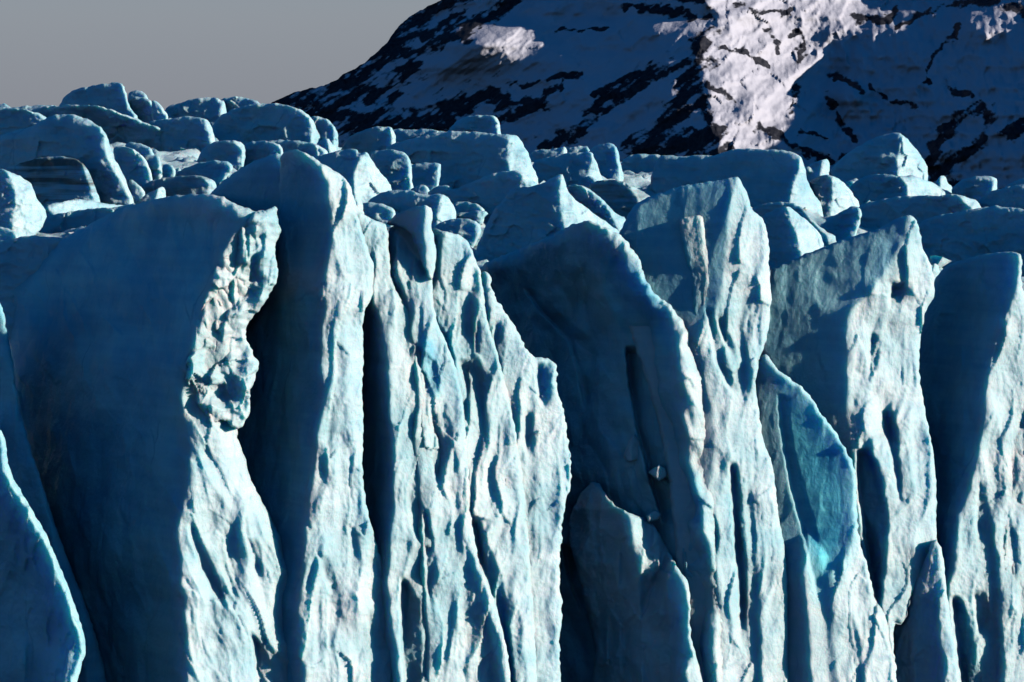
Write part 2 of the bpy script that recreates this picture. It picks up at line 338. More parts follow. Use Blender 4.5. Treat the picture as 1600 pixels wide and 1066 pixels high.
# mountain behind the glacier
def seg(X, Y, pts, w):
    """soft 0..1 density along a polyline"""
    best = np.full(X.shape, 1e9)
    for (ax, ay), (bx, by) in zip(pts[:-1], pts[1:]):
        dx, dy = bx-ax, by-ay; t = np.clip(((X-ax)*dx+(Y-ay)*dy)/(dx*dx+dy*dy), 0, 1)
        best = np.minimum(best, np.hypot(X-ax-t*dx, Y-ay-t*dy))
    return np.clip(1.15-best/w*.65, 0, 1)
def mountain():
    gx = np.concatenate([np.arange(-300, 400, 12), np.arange(400, 1640, 1.6), np.arange(1640, 2600, 12)])
    sk_x = [-300, 100, 300, 405, 425, 460, 510, 545, 570, 600, 622, 640, 668, 690, 760, 900, 1100, 1350, 1600, 1900, 2300, 2600]
    sk_y = [250, 235, 205, 178, 160, 144, 133, 112, 98, 72, 42, 26, 10, 0, -50, -140, -250, -330, -380, -420, -330, -150]
    top = np.interp(gx, sk_x, sk_y)+np.where((gx > 420), 2.2*fbm(gx/14, gx*0, 4, 4), 0)
    nv = 260; v = np.linspace(0, 1, nv)[:, None]
    bot = 420.0
    X = np.repeat(gx[None], nv, 0); Y = top[None]+(bot-top[None])*v**1.0
    R1 = np.interp(Y, [-300, -60, 0, 25, 60, 95, 130, 190, 240, 420], [1010, 1085, 1106, 1126, 1104, 1094, 1106, 1117, 1130, 1170])
    V1 = np.interp(Y, [-300, -60, 0, 45, 90, 140, 190, 240, 420], [1450, 1395, 1372, 1330, 1302, 1305, 1306, 1300, 1360])
    R1 = R1+5*fbm(Y/30, Y*0, 2, 3); V1 = V1+7*fbm(Y/25, Y*0, 3, 3)+3*gn(X/12, Y/12, 8)
    def soft(t, s): return .5*(t+np.sqrt(t*t+s*s))
    d = 1.08*soft(R1-X, 6)+.72*np.clip(X-R1, 0, None)-2.1*soft(X-V1, 16)+1.38*soft(X-1850, 100)
    d = d+1.5*(420-Y)
    d = d+30*fbm(X/170, Y/120, 11, 3)*np.clip(np.abs(X-R1)/60, 0.2, 1)
    xs = X*.55+Y*.83
    d = d-12*(rdg(xs/60, (X*.83-Y*.55)/160, 21, 4)-.5)
    lz = np.where(X > R1-10, 1, .45)
    d = d-3.2*rdg(X/22, Y/20, 33, 3)*lz
    f, pl = worley((X+Y*.6)/46, (Y-X*.3)/30, 19); d = d-13*(f+pl*.8)*lz
    f, pl = worley((X+Y*.6)/17, (Y-X*.3)/12, 29); d = d-3.5*(f+pl*.8)*lz
    # snow swells that stand proud of the shaded flank
    for bx, by, rx, ry, A in [(752, 70, 80, 32, 118), (692, 106, 40, 16, 34), (1530, 45, 34, 22, 60), (1330, 165, 24, 20, 26), (840, 45, 25, 6, 10), (610, 185, 20, 7, 10), (1090, 62, 14, 16, 16), (1235, 175, 22, 14, 14), (1322, 150, 26, 16, 70), (1270, 160, 18, 12, 24)]:
        d = d-A*np.exp(-(((X-bx)/rx)**2+((Y-by)/ry)**2))
    px = 3000/FPX
    D = 3000+d*px
    rock = np.full(X.shape, -.12)
    wx = X+9*fbm(X/34, Y/24, 71, 5); wy = Y+6*fbm(X/30, Y/22, 72, 5)
    K = [([(420, 165), (510, 140), (560, 108), (605, 75), (640, 35), (690, 0), (760, -50)], 30),
         ([(470, 190), (560, 190), (640, 200), (700, 190)], 34), ([(500, 165), (600, 140), (650, 110)], 16),
         ([(640, 85), (720, 50), (770, 25), (800, 0), (820, -40)], 13), ([(660, 60), (720, 25)], 12),
         ([(700, 170), (755, 150), (775, 150)], 22), ([(760, 160), (845, 165), (790, 185), (760, 200)], 11),
         ([(800, 133), (850, 125), (905, 117)], 6), ([(880, 130), (850, 145)], 6),
         ([(850, 228), (895, 212), (920, 180), (945, 155), (1000, 125), (1055, 100)], 14),
         ([(930, 150), (990, 120), (1010, 115)], 8),
         ([(985, 240), (1040, 205), (1070, 160), (1085, 110), (1100, 70)], 24), ([(990, 245), (1060, 225), (1115, 215)], 26),
         ([(1075, 100), (1090, 150), (1110, 185)], 15), ([(1030, 260), (1110, 240), (1135, 232)], 14),
         ([(870, 50), (960, 42)], 3), ([(980, 10), (1060, 20), (1110, 30)], 10), ([(1000, -20), (1100, 0)], 12), ([(760, -20), (1000, -60)], 20),
         ([(1150, 8), (1190, 16), (1232, 20)], 6), ([(1196, 50), (1208, 62), (1213, 78)], 7), ([(1240, 50), (1258, 62), (1250, 92)], 8),
         ([(1125, 72), (1160, 78), (1200, 105)], 5), ([(1108, 132), (1130, 145), (1146, 158)], 9), ([(1238, 138), (1248, 150), (1232, 172)], 8),
         ([(1185, 200), (1240, 225), (1290, 250)], 9), ([(1290, 150), (1310, 185), (1335, 215)], 7), ([(1300, 118), (1330, 125), (1345, 142)], 7),
         ([(1250, 205), (1290, 215)], 6), ([(1360, 135), (1400, 160), (1430, 165)], 6),
         ([(1335, 28), (1375, 32), (1400, 20)], 8), ([(1447, 255), (1470, 215), (1500, 185), (1535, 168), (1542, 178)], 13),
         ([(1452, 278), (1500, 245), (1542, 215)], 13), ([(1450, 130), (1455, 90), (1480, 60), (1500, 40)], 5), ([(1480, 130), (1520, 155)], 8),
         ([(1578, 208), (1600, 190), (1640, 180)], 13), ([(1525, -5), (1570, 8), (1620, 28)], 15), ([(1400, 40), (1470, 10), (1520, 0)], 6),
         ([(1320, 245), (1400, 262), (1440, 275)], 7), ([(1450, 300), (1480, 290), (1560, 300)], 10)]
    for p, w in K: rock = np.maximum(rock, .62*seg(wx, wy, p, w*1.15*(1+.7*gn(X/25, Y/18, 44)))-.02)
    rock = rock+.13*(rdg(xs/9, (X*.83-Y*.55)/40, 91, 3)-.6)+.06*fbm(X/7, Y/5, 97, 3)+.17*fbm(xs/14, (X*.83-Y*.55)/70, 98, 3)
    V = pts3(X, Y, D)
    # far side of the peak, going down behind the skyline
    far = V[0].copy()
    rows = [V]
    for k in (1, 2, 3, 4):
        f = far.copy(); f[:, 1] += 350*k; f[:, 2] = far[:, 2]-k*k*45-20*k+30*fbm(gx/200, gx*0+k, 5, 3); rows.insert(0, f[None])
    V = np.concatenate([r.reshape(-1, len(gx), 3) for r in rows]); rk = np.concatenate([np.repeat(rock[:1], 4, 0), rock])
    V[-1, :, 2] = -5
    sheet('mountain', V.reshape(-1, 3), V.shape[0], V.shape[1], MNT, dict(rock=rk), kind='structure')
mountain()

def Dg(x, y):
    """distance of the glacier top under pixel (x, y)"""
    yy = y-.07*x
    return 39.4/(.08-(269-yy)/FPX)
def glacier_z(XX, DD):
    h = CAMZ-39.4+.08*DD-.07*XX-.07*800*DD/FPX
    return h-4.2+2.4*fbm(XX/13, DD/19, 3, 4)+1.2*rdg(XX/9, DD/15, 6, 3)-np.clip(DD-705, 0, None)**1.3*.25
def glacier_top():
    """height field in world metres: a gently rising, tilted and hummocky ice plain"""
    xs = np.arange(-260, 301, 1.0); Ds = np.concatenate([np.arange(372, 700, 1.3), np.arange(700, 760, 3.0)])
    DD, XX = np.meshgrid(Ds, xs, indexing='ij')
    h = glacier_z(XX, DD)
    h[0] = 5; 
    V = np.stack([XX, DD, h], -1)[::-1]
    sheet('glacier_surface', V.reshape(-1, 3), V.shape[0], V.shape[1], ICE, dict(blue=np.zeros(V.shape[:2])), kind='structure')
glacier_top()

def rubble():
    """loose broken ice lying in the hollows"""
    g = np.random.default_rng(5); V = []; F = []; n = 0
    for i in range(900):
        D = g.uniform(380, 700); px = g.uniform(-60, 1660); X = (px-800)/FPX*D; Z = glacier_z(np.array([X]), np.array([D]))[0]
        r = .5+1.6*g.random()**3; k = 9
        P = g.normal(size=(k, 3)); P /= np.linalg.norm(P, axis=1)[:, None]; P *= r*g.uniform(.7, 1.2, (k, 1))*np.array([1.2, 1.2, .8])
        import bmesh
        bm = bmesh.new(); vs = [bm.verts.new(p+np.array([X, D, Z+.3*r])) for p in P]
        bmesh.ops.convex_hull(bm, input=vs); bm.verts.index_update()
        V += [tuple(v.co) for v in bm.verts]; F += [[v.index+n for v in f.verts] for f in bm.faces]; n += len(bm.verts); bm.free()
    me = bpy.data.meshes.new('ice_rubble'); me.from_pydata(V, [], F); me.materials.append(ICE)
    o = bpy.data.objects.new('ice_rubble', me); COL.objects.link(o); tag(o, kind='stuff', label='broken ice rubble scattered between the blocks on the glacier top', category='ice rubble')
rubble()

# ------------------------------------------------------------------ ice blocks on top of the glacier
def z(k):
    ox, oy, s = {1: (0, 100, .35), 2: (500, 150, .35), 3: (1040, 150, .35)}[k]
    return lambda P: [(ox+s*u, oy+s*v) for u, v in P]
GRP = 'ice blocks standing on the glacier top'
def block(zone, outline, label, ridge=None, yb=None, dx=0, **k):
    f = z(zone); o = f(outline); ym = max(p[1] for p in o); hh = ym-min(p[1] for p in o); ext = k.pop('ext', 14)
    o = [(p[0], p[1]+(ext if p[1] > ym-.3*hh else 0)) for p in o]; sp = dict(o=o, step=1.5, ch=1, rough=1.4, blue=.12, n=(3.4, 4.0, .6), wob=.4, tilt=.35, ns=(28, 16), ws=(34, 22))
    xs = [p[0] for p in o]; ys = [p[1] for p in o]; w = max(xs)-min(xs); h = max(ys)-min(ys)
    if ridge: sp['ridges'] = [dict(p=f(ridge), sl=.75, sr=.9, w=1.2)]
    else:
        xr = max(xs)-.1*w; sp['ridges'] = [dict(p=[(xr, min(ys)), (xr, max(ys))], sl=.62, sr=.8, w=3)]
    sp['r'] = max(2, min(6, .12*h)); sp['ra'] = 1.0
    sp.update(k)
    sp['ridges'][0]['p'].append((sp['ridges'][0]['p'][-1][0]+.3, ym+ext+5))
    yb = yb if yb is not None else ym-.1*h
    xm = sum(xs)/len(xs)
    pm = Dg(xm, yb)
    sp['D'] = pm-.25*min(w, 100)*pm/FPX*.6+dx
    sp['T'] = .45*min(w, 120)
    cat = 'ice block'
    return ice('ice_block', sp, ICE, label=label, category=cat, group=GRP)

B = block
# left part of the skyline
B(1, [(255,195),(285,145),(330,115),(400,98),(470,88),(510,80),(555,92),(562,130),(572,175),(590,210),(620,240),(600,320),(240,320)], 'tall blue ice block with a sheer right side, highest on the left skyline', [(550,85),(560,130),(575,180),(600,230)], yb=170)
B(1, [(568,150),(575,128),(600,118),(640,122),(660,145),(665,180),(650,220),(575,220)], 'small rounded ice cap beside the highest block on the left skyline', yb=160)
B(1, [(570,165),(600,145),(650,150),(680,170),(695,205),(710,240),(700,290),(600,280)], 'squat ice block below the small rounded cap on the left skyline', [(672,165),(690,205),(705,240)], yb=172)
B(1, [(670,165),(690,160),(715,180),(735,205),(755,245),(745,290),(690,280)], 'narrow tilted ice slab leaning right, left of the dark low dome', [(695,162),(720,200),(745,240)], yb=180)
B(1, [(-60,200),(-20,190),(8,175),(25,172),(38,190),(60,195),(140,185),(210,183),(260,190),(270,260),(-60,260)], 'long low ice ledge with a tiny white knob at the left edge of the photo', yb=165)
B(1, [(130,205),(200,190),(300,183),(400,183),(450,188),(500,205),(540,222),(600,240),(650,262),(720,285),(780,310),(830,350),(860,400),(830,460),(700,480),(500,450),(300,330),(130,260)], 'long smooth ice back sloping down to the right under the highest block', [(440,185),(540,225),(660,268),(760,305),(850,400)], yb=215, sl=.5)
B(1, [(-60,195),(0,192),(60,195),(120,205),(170,220),(215,240),(230,300),(200,380),(-60,380)], 'smooth ice hump cut by the left edge of the photo', [(110,203),(170,225),(205,260)], yb=205)
B(1, [(650,265),(700,250),(780,240),(850,235),(905,240),(930,252),(945,280),(962,340),(960,400),(900,450),(780,450),(740,400),(700,320)], 'ice block with a blunt lit right end, left of the great rounded dome', [(915,243),(925,290),(935,340),(935,400)], yb=225)
B(1, [(700,230),(740,192),(800,172),(860,155),(920,148),(965,150),(1010,170),(1020,260),(700,260)], 'dark low ice dome on the skyline touching the grey sky', yb=175)
B(1, [(950,190),(990,155),(1040,146),(1090,148),(1140,162),(1170,185),(1200,250),(960,250)], 'far ice dome peeping out behind the great rounded dome', yb=180)
B(1, [(930,310),(960,255),(1000,222),(1060,195),(1130,180),(1210,175),(1280,182),(1330,198),(1370,220),(1392,245),(1412,290),(1440,335),(1440,390),(1300,430),(960,420)], 'great rounded ice dome with a bright crescent on its right side', [(1320,190),(1378,240),(1392,290),(1385,350),(1385,420)], yb=222)
B(1, [(1380,235),(1410,230),(1450,242),(1480,262),(1503,290),(1512,330),(1505,380),(1450,390),(1400,300)], 'small ice lobe behind the right shoulder of the great rounded dome', [(1455,243),(1485,280),(1490,330)], yb=228)
B(1, [(1405,360),(1440,335),(1465,330),(1478,350),(1505,372),(1515,410),(1415,410)], 'little ice lump at the foot of the great rounded dome', [(1460,330),(1468,370)], yb=238)
B(1, [(-40,335),(60,300),(140,280),(190,250),(230,230),(290,222),(350,232),(400,250),(440,275),(472,305),(487,350),(500,400),(520,440),(550,490),(580,530),(605,585),(600,640),(400,650),(-40,650)], 'broad smooth ice block with a pale curved right edge, behind the dirty striped block', [(440,275),(466,310),(470,370),(480,420),(510,480),(550,540),(580,600)], yb=300, r=14)
B(1, [(10,470),(100,440),(160,420),(230,412),(300,415),(365,433),(388,470),(412,510),(452,580),(440,630),(200,640),(60,600),(0,540)], 'dark dirt striped ice block with a sharp slanting right edge', [(364,434),(382,500),(405,560),(420,610)], yb=303, dirt=.95, r=6, ch=1, dx=-3)
B(1, [(-40,470),(0,468),(40,480),(90,500),(130,525),(150,560),(160,590),(175,620),(215,660),(180,710),(100,760),(0,770),(-40,760)], 'rough sunlit ice block at the left edge above the dark hollow', [(20,470),(60,530),(70,600),(60,700)], yb=345, n=(5,2,1.4))
B(1, [(500,380),(530,368),(570,370),(610,385),(645,420),(670,460),(685,505),(640,530),(560,510),(515,440)], 'rounded pale ice lump right of the broad smooth block', [(600,378),(640,420),(665,470),(675,520)], yb=275)
B(1, [(555,370),(570,350),(620,355),(660,368),(688,385),(690,415),(620,415)], 'small flat ice cap above the rounded pale lump', yb=240)
B(1, [(630,415),(650,405),(700,408),(718,420),(728,498),(720,520),(670,510)], 'upright ice slab with a squared right edge beside the rounded pale lump', [(705,410),(718,510)], yb=275, ch=1)
B(1, [(720,450),(745,445),(775,458),(787,480),(775,510),(725,510)], 'tiny ice stub right of the upright squared slab', yb=272)
B(1, [(880,420),(920,365),(960,345),(1040,340),(1085,352),(1100,400),(1080,450),(870,460)], 'low rounded ice hump below and left of the great dome', [(1040,340),(1080,380),(1085,440)], yb=248)
B(1, [(1060,385),(1110,345),(1180,342),(1240,352),(1268,385),(1265,440),(1080,450)], 'loaf shaped ice hump with a rounded lit right end', [(1235,350),(1255,390),(1255,440)], yb=250)
B(1, [(1170,350),(1260,336),(1350,346),(1400,355),(1440,370),(1470,402),(1450,440),(1300,440)], 'flat ice shelf just under the great rounded dome', [(1400,355),(1445,390),(1450,430)], yb=243)
B(1, [(770,500),(830,460),(900,438),(980,430),(1030,438),(1042,460),(1035,485),(960,530),(850,540),(780,530)], 'pale blue lozenge of ice lying alone in the middle of the hollow', [(1010,434),(1030,470),(1020,500)], yb=285)
B(1, [(590,560),(700,512),(800,500),(880,496),(935,508),(965,530),(980,600),(740,640),(600,620)], 'low dark ice swell with a dirty crest in front of the pale lozenge', [(900,500),(930,540),(920,600)], yb=298, dirt=.4)
B(1, [(570,620),(650,580),(700,560),(730,546),(741,570),(742,620),(690,640),(600,640)], 'small ice horn with one bright triangular side, above the big dark serac', [(712,553),(700,580),(690,620)], yb=308, ch=1, r=3)
B(1, [(570,515),(600,518),(630,550),(650,580),(630,610),(575,600)], 'dim little ice wedge behind the bright horn', yb=300)
B(1, [(160,650),(280,610),(380,603),(440,620),(520,628),(575,632),(560,680),(300,720),(150,730)], 'low rubbly ice shelf in front of the dirty striped block', [(200,620),(260,700)], yb=318, n=(3,0,1.5))
B(1, [(60,770),(160,705),(260,668),(400,645),(520,640),(620,615),(640,700),(300,850),(60,850)], 'dark smooth ice trough wall running behind the big dark serac', [(640,600),(640,850)], yb=345)
B(1, [(-60,725),(0,725),(50,738),(88,765),(90,820),(-60,830)], 'small ice lip at the left edge below the rough sunlit block', yb=365)
B(1, [(-60,800),(60,780),(120,765),(200,772),(290,778),(300,860),(200,960),(-60,980)], 'dark ice shelf at the left edge behind the big dark serac', [(300,760),(300,1000)], yb=420, ext=90)
# middle
B(2, [(70,250),(120,190),(180,155),(240,138),(300,136),(328,145),(340,200),(330,270),(80,280)], 'pale ice hump at the foot of the mountain, left of the small cap block', [(312,137),(318,180),(318,260)], yb=232)
B(2, [(300,170),(325,145),(400,150),(470,148),(550,158),(620,170),(620,230),(310,240)], 'long flat ice shelf under the small cap block', yb=222)
B(2, [(550,180),(600,120),(640,95),(700,84),(770,86),(797,105),(805,140),(810,185),(800,230),(560,230)], 'small squared ice cap standing up against the dark mountain', [(778,90),(792,130),(798,200)], yb=212)
B(2, [(270,235),(360,205),(430,185),(480,172),(540,160),(620,157),(720,162),(800,172),(850,170),(885,180),(897,200),(912,225),(937,270),(947,310),(967,350),(980,390),(970,430),(590,440),(470,420),(480,330),(380,290)], 'massive slab sided ice block in the middle with a chipped lit right end', [(848,170),(838,230),(834,290),(850,350),(860,420)], yb=290, r=9)
B(2, [(-40,280),(60,245),(165,233),(175,258),(212,248),(240,300),(270,340),(332,415),(300,480),(190,500),(100,480),(60,400),(-20,320)], 'dark ice fin with a lit triangular face just right of the central tower', [(208,248),(172,300),(150,350),(152,430),(170,490)], yb=312, r=4, ch=1)
B(2, [(212,255),(280,238),(340,240),(390,258),(408,300),(414,380),(435,405),(420,440),(330,440),(270,350)], 'smooth blue ice block with squared shoulders behind the lit triangular face', [(392,262),(402,320),(405,420)], yb=296)
B(2, [(395,420),(440,396),(480,402),(492,430),(490,460),(400,450)], 'small crumbly ice heap between two blocks in the middle', yb=303, n=(2,0,1.5))
B(2, [(395,310),(450,300),(535,296),(540,340),(520,420),(420,430)], 'flat shaded ice slab in the gap left of the massive block', yb=290)
B(2, [(470,440),(520,400),(560,398),(600,418),(680,385),(770,345),(840,333),(900,337),(940,362),(975,400),(960,470),(820,560),(720,620),(500,530)], 'wide rolling ice swell between the massive block and the pointed pyramid', [(890,335),(920,400),(900,520)], yb=335)
B(2, [(210,470),(270,430),(330,420),(400,420),(460,440),(500,442),(545,432),(577,460),(602,495),(608,550),(590,600),(500,610),(380,520),(220,500)], 'folded pale ice block with a pinched crest near the fang', [(545,434),(532,490),(520,560),(520,600)], yb=345)
B(2, [(170,480),(250,474),(300,490),(345,515),(320,580),(250,570)], 'thin ice ledge left of the folded pale block', yb=342)
B(2, [(575,485),(630,470),(680,475),(720,490),(740,515),(720,550),(600,545)], 'small flat ice disc right of the folded pale block', yb=332)
B(2, [(590,530),(680,512),(760,515),(720,560),(690,600),(600,570)], 'pale ice wedge pointing right below the small flat disc', yb=345)
B(2, [(480,600),(560,552),(640,545),(715,560),(720,620),(660,680),(520,650)], 'dim ice swell at the foot of the folded pale block', yb=362)
B(2, [(1090,400),(1160,393),(1220,425),(1270,470),(1312,520),(1375,545),(1370,620),(1250,620),(1110,480)], 'ice ramp descending to the right behind the pointed pyramid', [(1150,393),(1230,440),(1300,520),(1330,600)], yb=340)
B(2, [(1190,400),(1250,375),(1310,370),(1370,385),(1420,415),(1480,447),(1470,510),(1380,560),(1310,550),(1240,460)], 'brown stained ice mound left of the dark shadowed block', [(1330,372),(1400,430),(1440,500)], yb=328, dirt=.55)
B(2, [(925,265),(970,235),(1030,240),(1085,224),(1102,235),(1108,270),(1100,300),(930,310)], 'thin ice ledge right of the massive block at the mountain foot', yb=245)
B(2, [(1090,240),(1150,221),(1205,228),(1215,270),(1100,280)], 'far pale ice sliver between two blocks at the mountain foot', yb=238)
B(2, [(930,300),(1040,265),(1140,252),(1215,248),(1232,290),(1272,365),(1260,400),(1110,400),(950,380)], 'wedge shaped ice block with a gritty lit right face', [(1212,248),(1213,300),(1190,360),(1180,400)], yb=282, r=5, ch=1)
B(2, [(1190,255),(1230,222),(1280,211),(1322,218),(1335,260),(1342,310),(1362,347),(1340,400),(1250,380)], 'upright bright blue ice block at the mountain foot', [(1312,214),(1325,270),(1335,350)], yb=268, blue=.25)
B(2, [(1140,390),(1190,353),(1230,368),(1248,395),(1230,430),(1150,430)], 'small pale ice lump under the wedge shaped block', yb=292)
B(2, [(1335,290),(1400,257),(1460,262),(1520,260),(1560,290),(1540,350),(1345,360)], 'low pale ice ledge left of the dark shadowed block', yb=258)
PYR = B(2, [(680,680),(760,530),(830,450),(860,410),(960,405),(1030,370),(1080,343),(1092,370),(1100,420),(1125,450),(1190,500),(1270,560),(1345,607),(1380,680),(1300,760),(1000,800),(830,800),(690,800)], 'pointed blue ice pyramid with a bright narrow edge, above the rounded dark serac', [(1079,343),(1068,420),(1075,500),(1092,580),(1100,700)], yb=388, r=5, ch=1, dx=-10)
# right
B(3, [(-70,370),(-30,268),(0,262),(60,272),(150,262),(210,268),(280,245),(350,233),(440,238),(530,243),(582,255),(607,275),(622,320),(637,390),(662,440),(697,480),(708,530),(714,565),(690,600),(560,560),(300,520),(0,480),(-70,430)], 'long dark shadowed ice block with a rippled bright right end', [(600,272),(598,330),(572,390),(558,440),(555,520)], yb=312, r=7, n=(3,0,.5))
B(3, [(612,320),(660,300),(700,282),(727,282),(733,350),(720,400),(640,390)], 'little ice tooth in the notch right of the long dark block', [(702,284),(690,330),(690,380)], yb=275, ch=1, r=3)
B(3, [(632,395),(680,355),(740,353),(790,378),(832,430),(872,487),(860,540),(720,580),(680,480)], 'pale fan shaped ice block right of the long dark block', [(740,353),(745,420),(740,500),(740,560)], yb=318)
B(3, [(730,335),(780,280),(850,230),(920,190),(990,168),(1040,163),(1072,180),(1112,230),(1147,275),(1174,330),(1165,400),(1040,420),(780,400)], 'large dome of ice standing alone against the shaded snow slope at the right', [(1062,172),(1046,230),(1034,290),(1040,380)], yb=270, r=10)
B(3, [(780,385),(855,376),(835,410),(840,440),(790,430)], 'small pointed ice chip below the lone large dome', yb=288, ch=1)
B(3, [(810,415),(870,365),(930,348),(1000,350),(1050,360),(1100,353),(1150,372),(1200,390),(1250,425),(1310,440),(1310,500),(900,520),(850,460)], 'wavy dark ice ridge in front of the lone large dome', [(1040,352),(1080,400),(1080,450)], yb=308)
B(3, [(1195,420),(1210,380),(1222,358),(1250,354),(1257,390),(1283,402),(1305,437),(1290,470),(1220,470)], 'spiky white ice pinnacle on the wavy dark ridge', [(1225,358),(1228,400),(1225,450)], yb=306, n=(2,0,2), r=3, ch=1)
B(3, [(760,660),(810,590),(850,500),(900,478),(960,462),(1060,445),(1200,445),(1300,438),(1370,458),(1412,487),(1420,560),(1300,600),(1150,640),(900,720)], 'broad pale blue ice apron right of the brown rimmed hollow', [(1300,440),(1380,520),(1380,600)], yb=350)
B(3, [(680,600),(700,568),(780,520),(850,486),(880,520),(860,600),(800,680),(720,680)], 'dark blue shadowed ice flank beside the brown rimmed arch', [(880,480),(880,680)], yb=362)
B(3, [(370,530),(385,497),(430,480),(520,473),(592,480),(645,540),(705,598),(775,637),(760,720),(600,780),(400,760)], 'brown rimmed ice arch behind the gritty pyramid', [(592,480),(650,560),(720,620),(740,700)], yb=372, dirt=.45)
B(3, [(400,570),(425,540),(480,510),(542,487),(572,508),(622,550),(662,580),(692,620),(710,675),(690,760),(460,820),(400,800)], 'gritty pyramid of ice lit on its right face, behind the tall right tower', [(541,488),(560,560),(588,640),(610,760)], yb=402, n=(3,2,2), r=4, ch=1, dx=-6)
B(3, [(1270,430),(1300,385),(1370,360),(1475,355),(1480,420),(1440,500),(1300,500)], 'pale blue ice hump under the shaded slope near the right edge', [(1460,355),(1460,500)], yb=315)
B(3, [(1360,540),(1400,465),(1440,430),(1520,408),(1570,395),(1700,400),(1700,700),(1380,660)], 'big blue ice shoulder cut by the right edge of the photo', [(1700,400),(1700,700)], yb=360)
B(3, [(1500,420),(1540,385),(1600,370),(1700,350),(1700,480),(1560,450)], 'stepped ice crest at the right edge above the big blue shoulder', [(1700,350),(1700,480)], yb=300)
B(3, [(1080,620),(1130,570),(1200,537),(1300,520),(1400,497),(1500,490),(1700,520),(1700,800),(1500,820),(1240,820),(1150,800)], 'wide dark ice slope behind the two right hand seracs', [(1700,480),(1700,800)], yb=395, dx=-8)
B(3, [(1185,790),(1190,752),(1205,745),(1222,765),(1225,800)], 'tiny white ice crumb perched beside the notched right serac', [(1192,750),(1195,790)], yb=418, r=2, ch=1, dx=-60)

# ------------------------------------------------------------------ seracs of the calving front
BT = 1290
G2 = 'seracs of the calving front'
def serac(o, ridges, label, h=0, root=False, **k):
    sp = dict(o=o, ridges=ridges, D=300+h*.0794, r=9, ra=1.1, n=(7, 5, 1.6), ns=(70, 120), rough=1.6, tilt=.10, step=2.2)
    sp.update(k)
    if not root: return ice('serac', sp, ICE, label=label, category='serac', group=G2)
    e = bpy.data.objects.new('serac', None); COL.objects.link(e)
    xs = [q[0] for q in o]; ys = [q[1] for q in o]
    e.location = pts3(np.array([(min(xs)+max(xs))/2]), np.array([max(ys)]), np.array([sp['D']]))[0]
    tag(e, label=label, category='serac', group=G2)
    ice('body', sp, ICE, parent=e)
    return e

# S1: lowest left, nearest
serac([(-60,640),(0,668),(10,690),(13,735),(40,780),(70,830),(92,880),(112,930),(130,985),(136,1018),(125,1045),(118,1075),(140,BT),(-60,BT)],
      [dict(p=[(-4,668),(6,735),(34,785),(62,832),(84,880),(104,932),(122,985),(126,1020),(112,1066),(130,BT)], sl=1.1, sr=.9, w=1)],
      'narrow ice blade with a thin bright edge in the lower left corner', h=-140, T=26, blue=.35, ws=(26,70), grooves=[([(40,830),(44,870),(40,905)],[(60,830),(75,870),(60,905)],8)],
      lumps=[(30,1030,14,45,22),(47,840,10,34,14),(80,1000,20,30,-8)], n=(9,7,1.4))
# S0: dark slab behind it
serac([(-60,430),(0,455),(20,560),(30,640),(60,740),(100,860),(140,960),(170,1066),(190,BT),(-60,BT)],
      [dict(p=[(30,430),(60,740),(190,BT)], sl=.9)], 'dark shaded ice slab between the corner blade and the big dark serac', h=60, r=20, blue=.4, n=(8,5,.8))
# S2: big dark serac with sunlit rugged side
S2_R = [(350,300),(385,348),(364,370),(350,400),(332,440),(322,480),(312,520),(300,545),(288,572),(285,600),(288,650),(298,700),(295,760),(285,800),(276,830),(280,870),(291,940),(294,1066),(296,BT)]
s2 = serac([(-10,440),(30,430),(55,412),(80,390),(100,372),(140,350),(180,330),(215,318),(265,306),(300,303),(345,305),(365,318),(400,330),(415,345),(408,420),(395,480),(382,520),(385,560),(378,620),(368,680),(378,700),(395,760),(420,800),(440,840),(455,878),(472,885),(476,905),(460,940),(466,980),(480,1010),(490,1066),(500,BT),(170,BT),(140,1040),(120,960),(92,860),(62,760),(32,700),(8,640),(12,560),(4,480)],
      [dict(p=S2_R, sl=1.5, sr=.55)], 'big dark blue serac at the left with a rugged sunlit right side', h=-60, root=True, lit=S2_R, r=26, ra=1.4, shear=-.35, n=(12,8,1.6),
      grooves=[([(297,815),(304,850),(318,890),(335,925),(352,950)],[(306,815),(318,850),(338,890),(356,925),(364,945)],12),
               ([(388,840),(396,870),(405,910)],[(402,840),(410,870),(414,905)],12),
               ([(392,985),(398,1010),(404,1066),(408,1120)],[(394,985),(412,1010),(440,1066),(450,1120)],16)],
      lumps=[(235,430,150,70,14),(140,800,80,180,10)], bluep=[([(-20,420),(90,360),(250,330),(345,345),(320,440),(290,540),(278,650),(285,760),(270,830),(285,1066),(285,1290),(-20,1290)],.45)])  # left of the ridge, blue painted in to take red out of the shade
ice('overhang', dict(o=[(385,346),(400,330),(418,328),(433,322),(435,345),(440,365),(428,385),(432,405),(435,430),(426,455),(412,475),(400,490),(386,505),(383,528),(395,550),(406,570),(397,595),(389,618),(394,635),(385,655),(376,671),(362,668),(350,655),(335,660),(318,650),(303,625),(291,600),(287,572),(302,545),(300,520),(312,490),(325,450),(340,410),(352,385)],
      ridges=[dict(p=S2_R[1:10]+[(300,660)], sl=.7, sr=.35, w=5)], D=300+4*.0794, tilt=.1, r=7, ra=1.2, n=(12,15,.8), ns=(40,34), ws=(36,40), rough=2.6, step=1.7, T=40,
      lumps=[(410,340,16,14,10),(415,400,14,14,10),(352,520,20,26,12),(372,600,18,20,12),(330,600,16,24,-12),(395,420,10,26,-14),(345,560,8,26,-8)]), ICE, parent=s2)
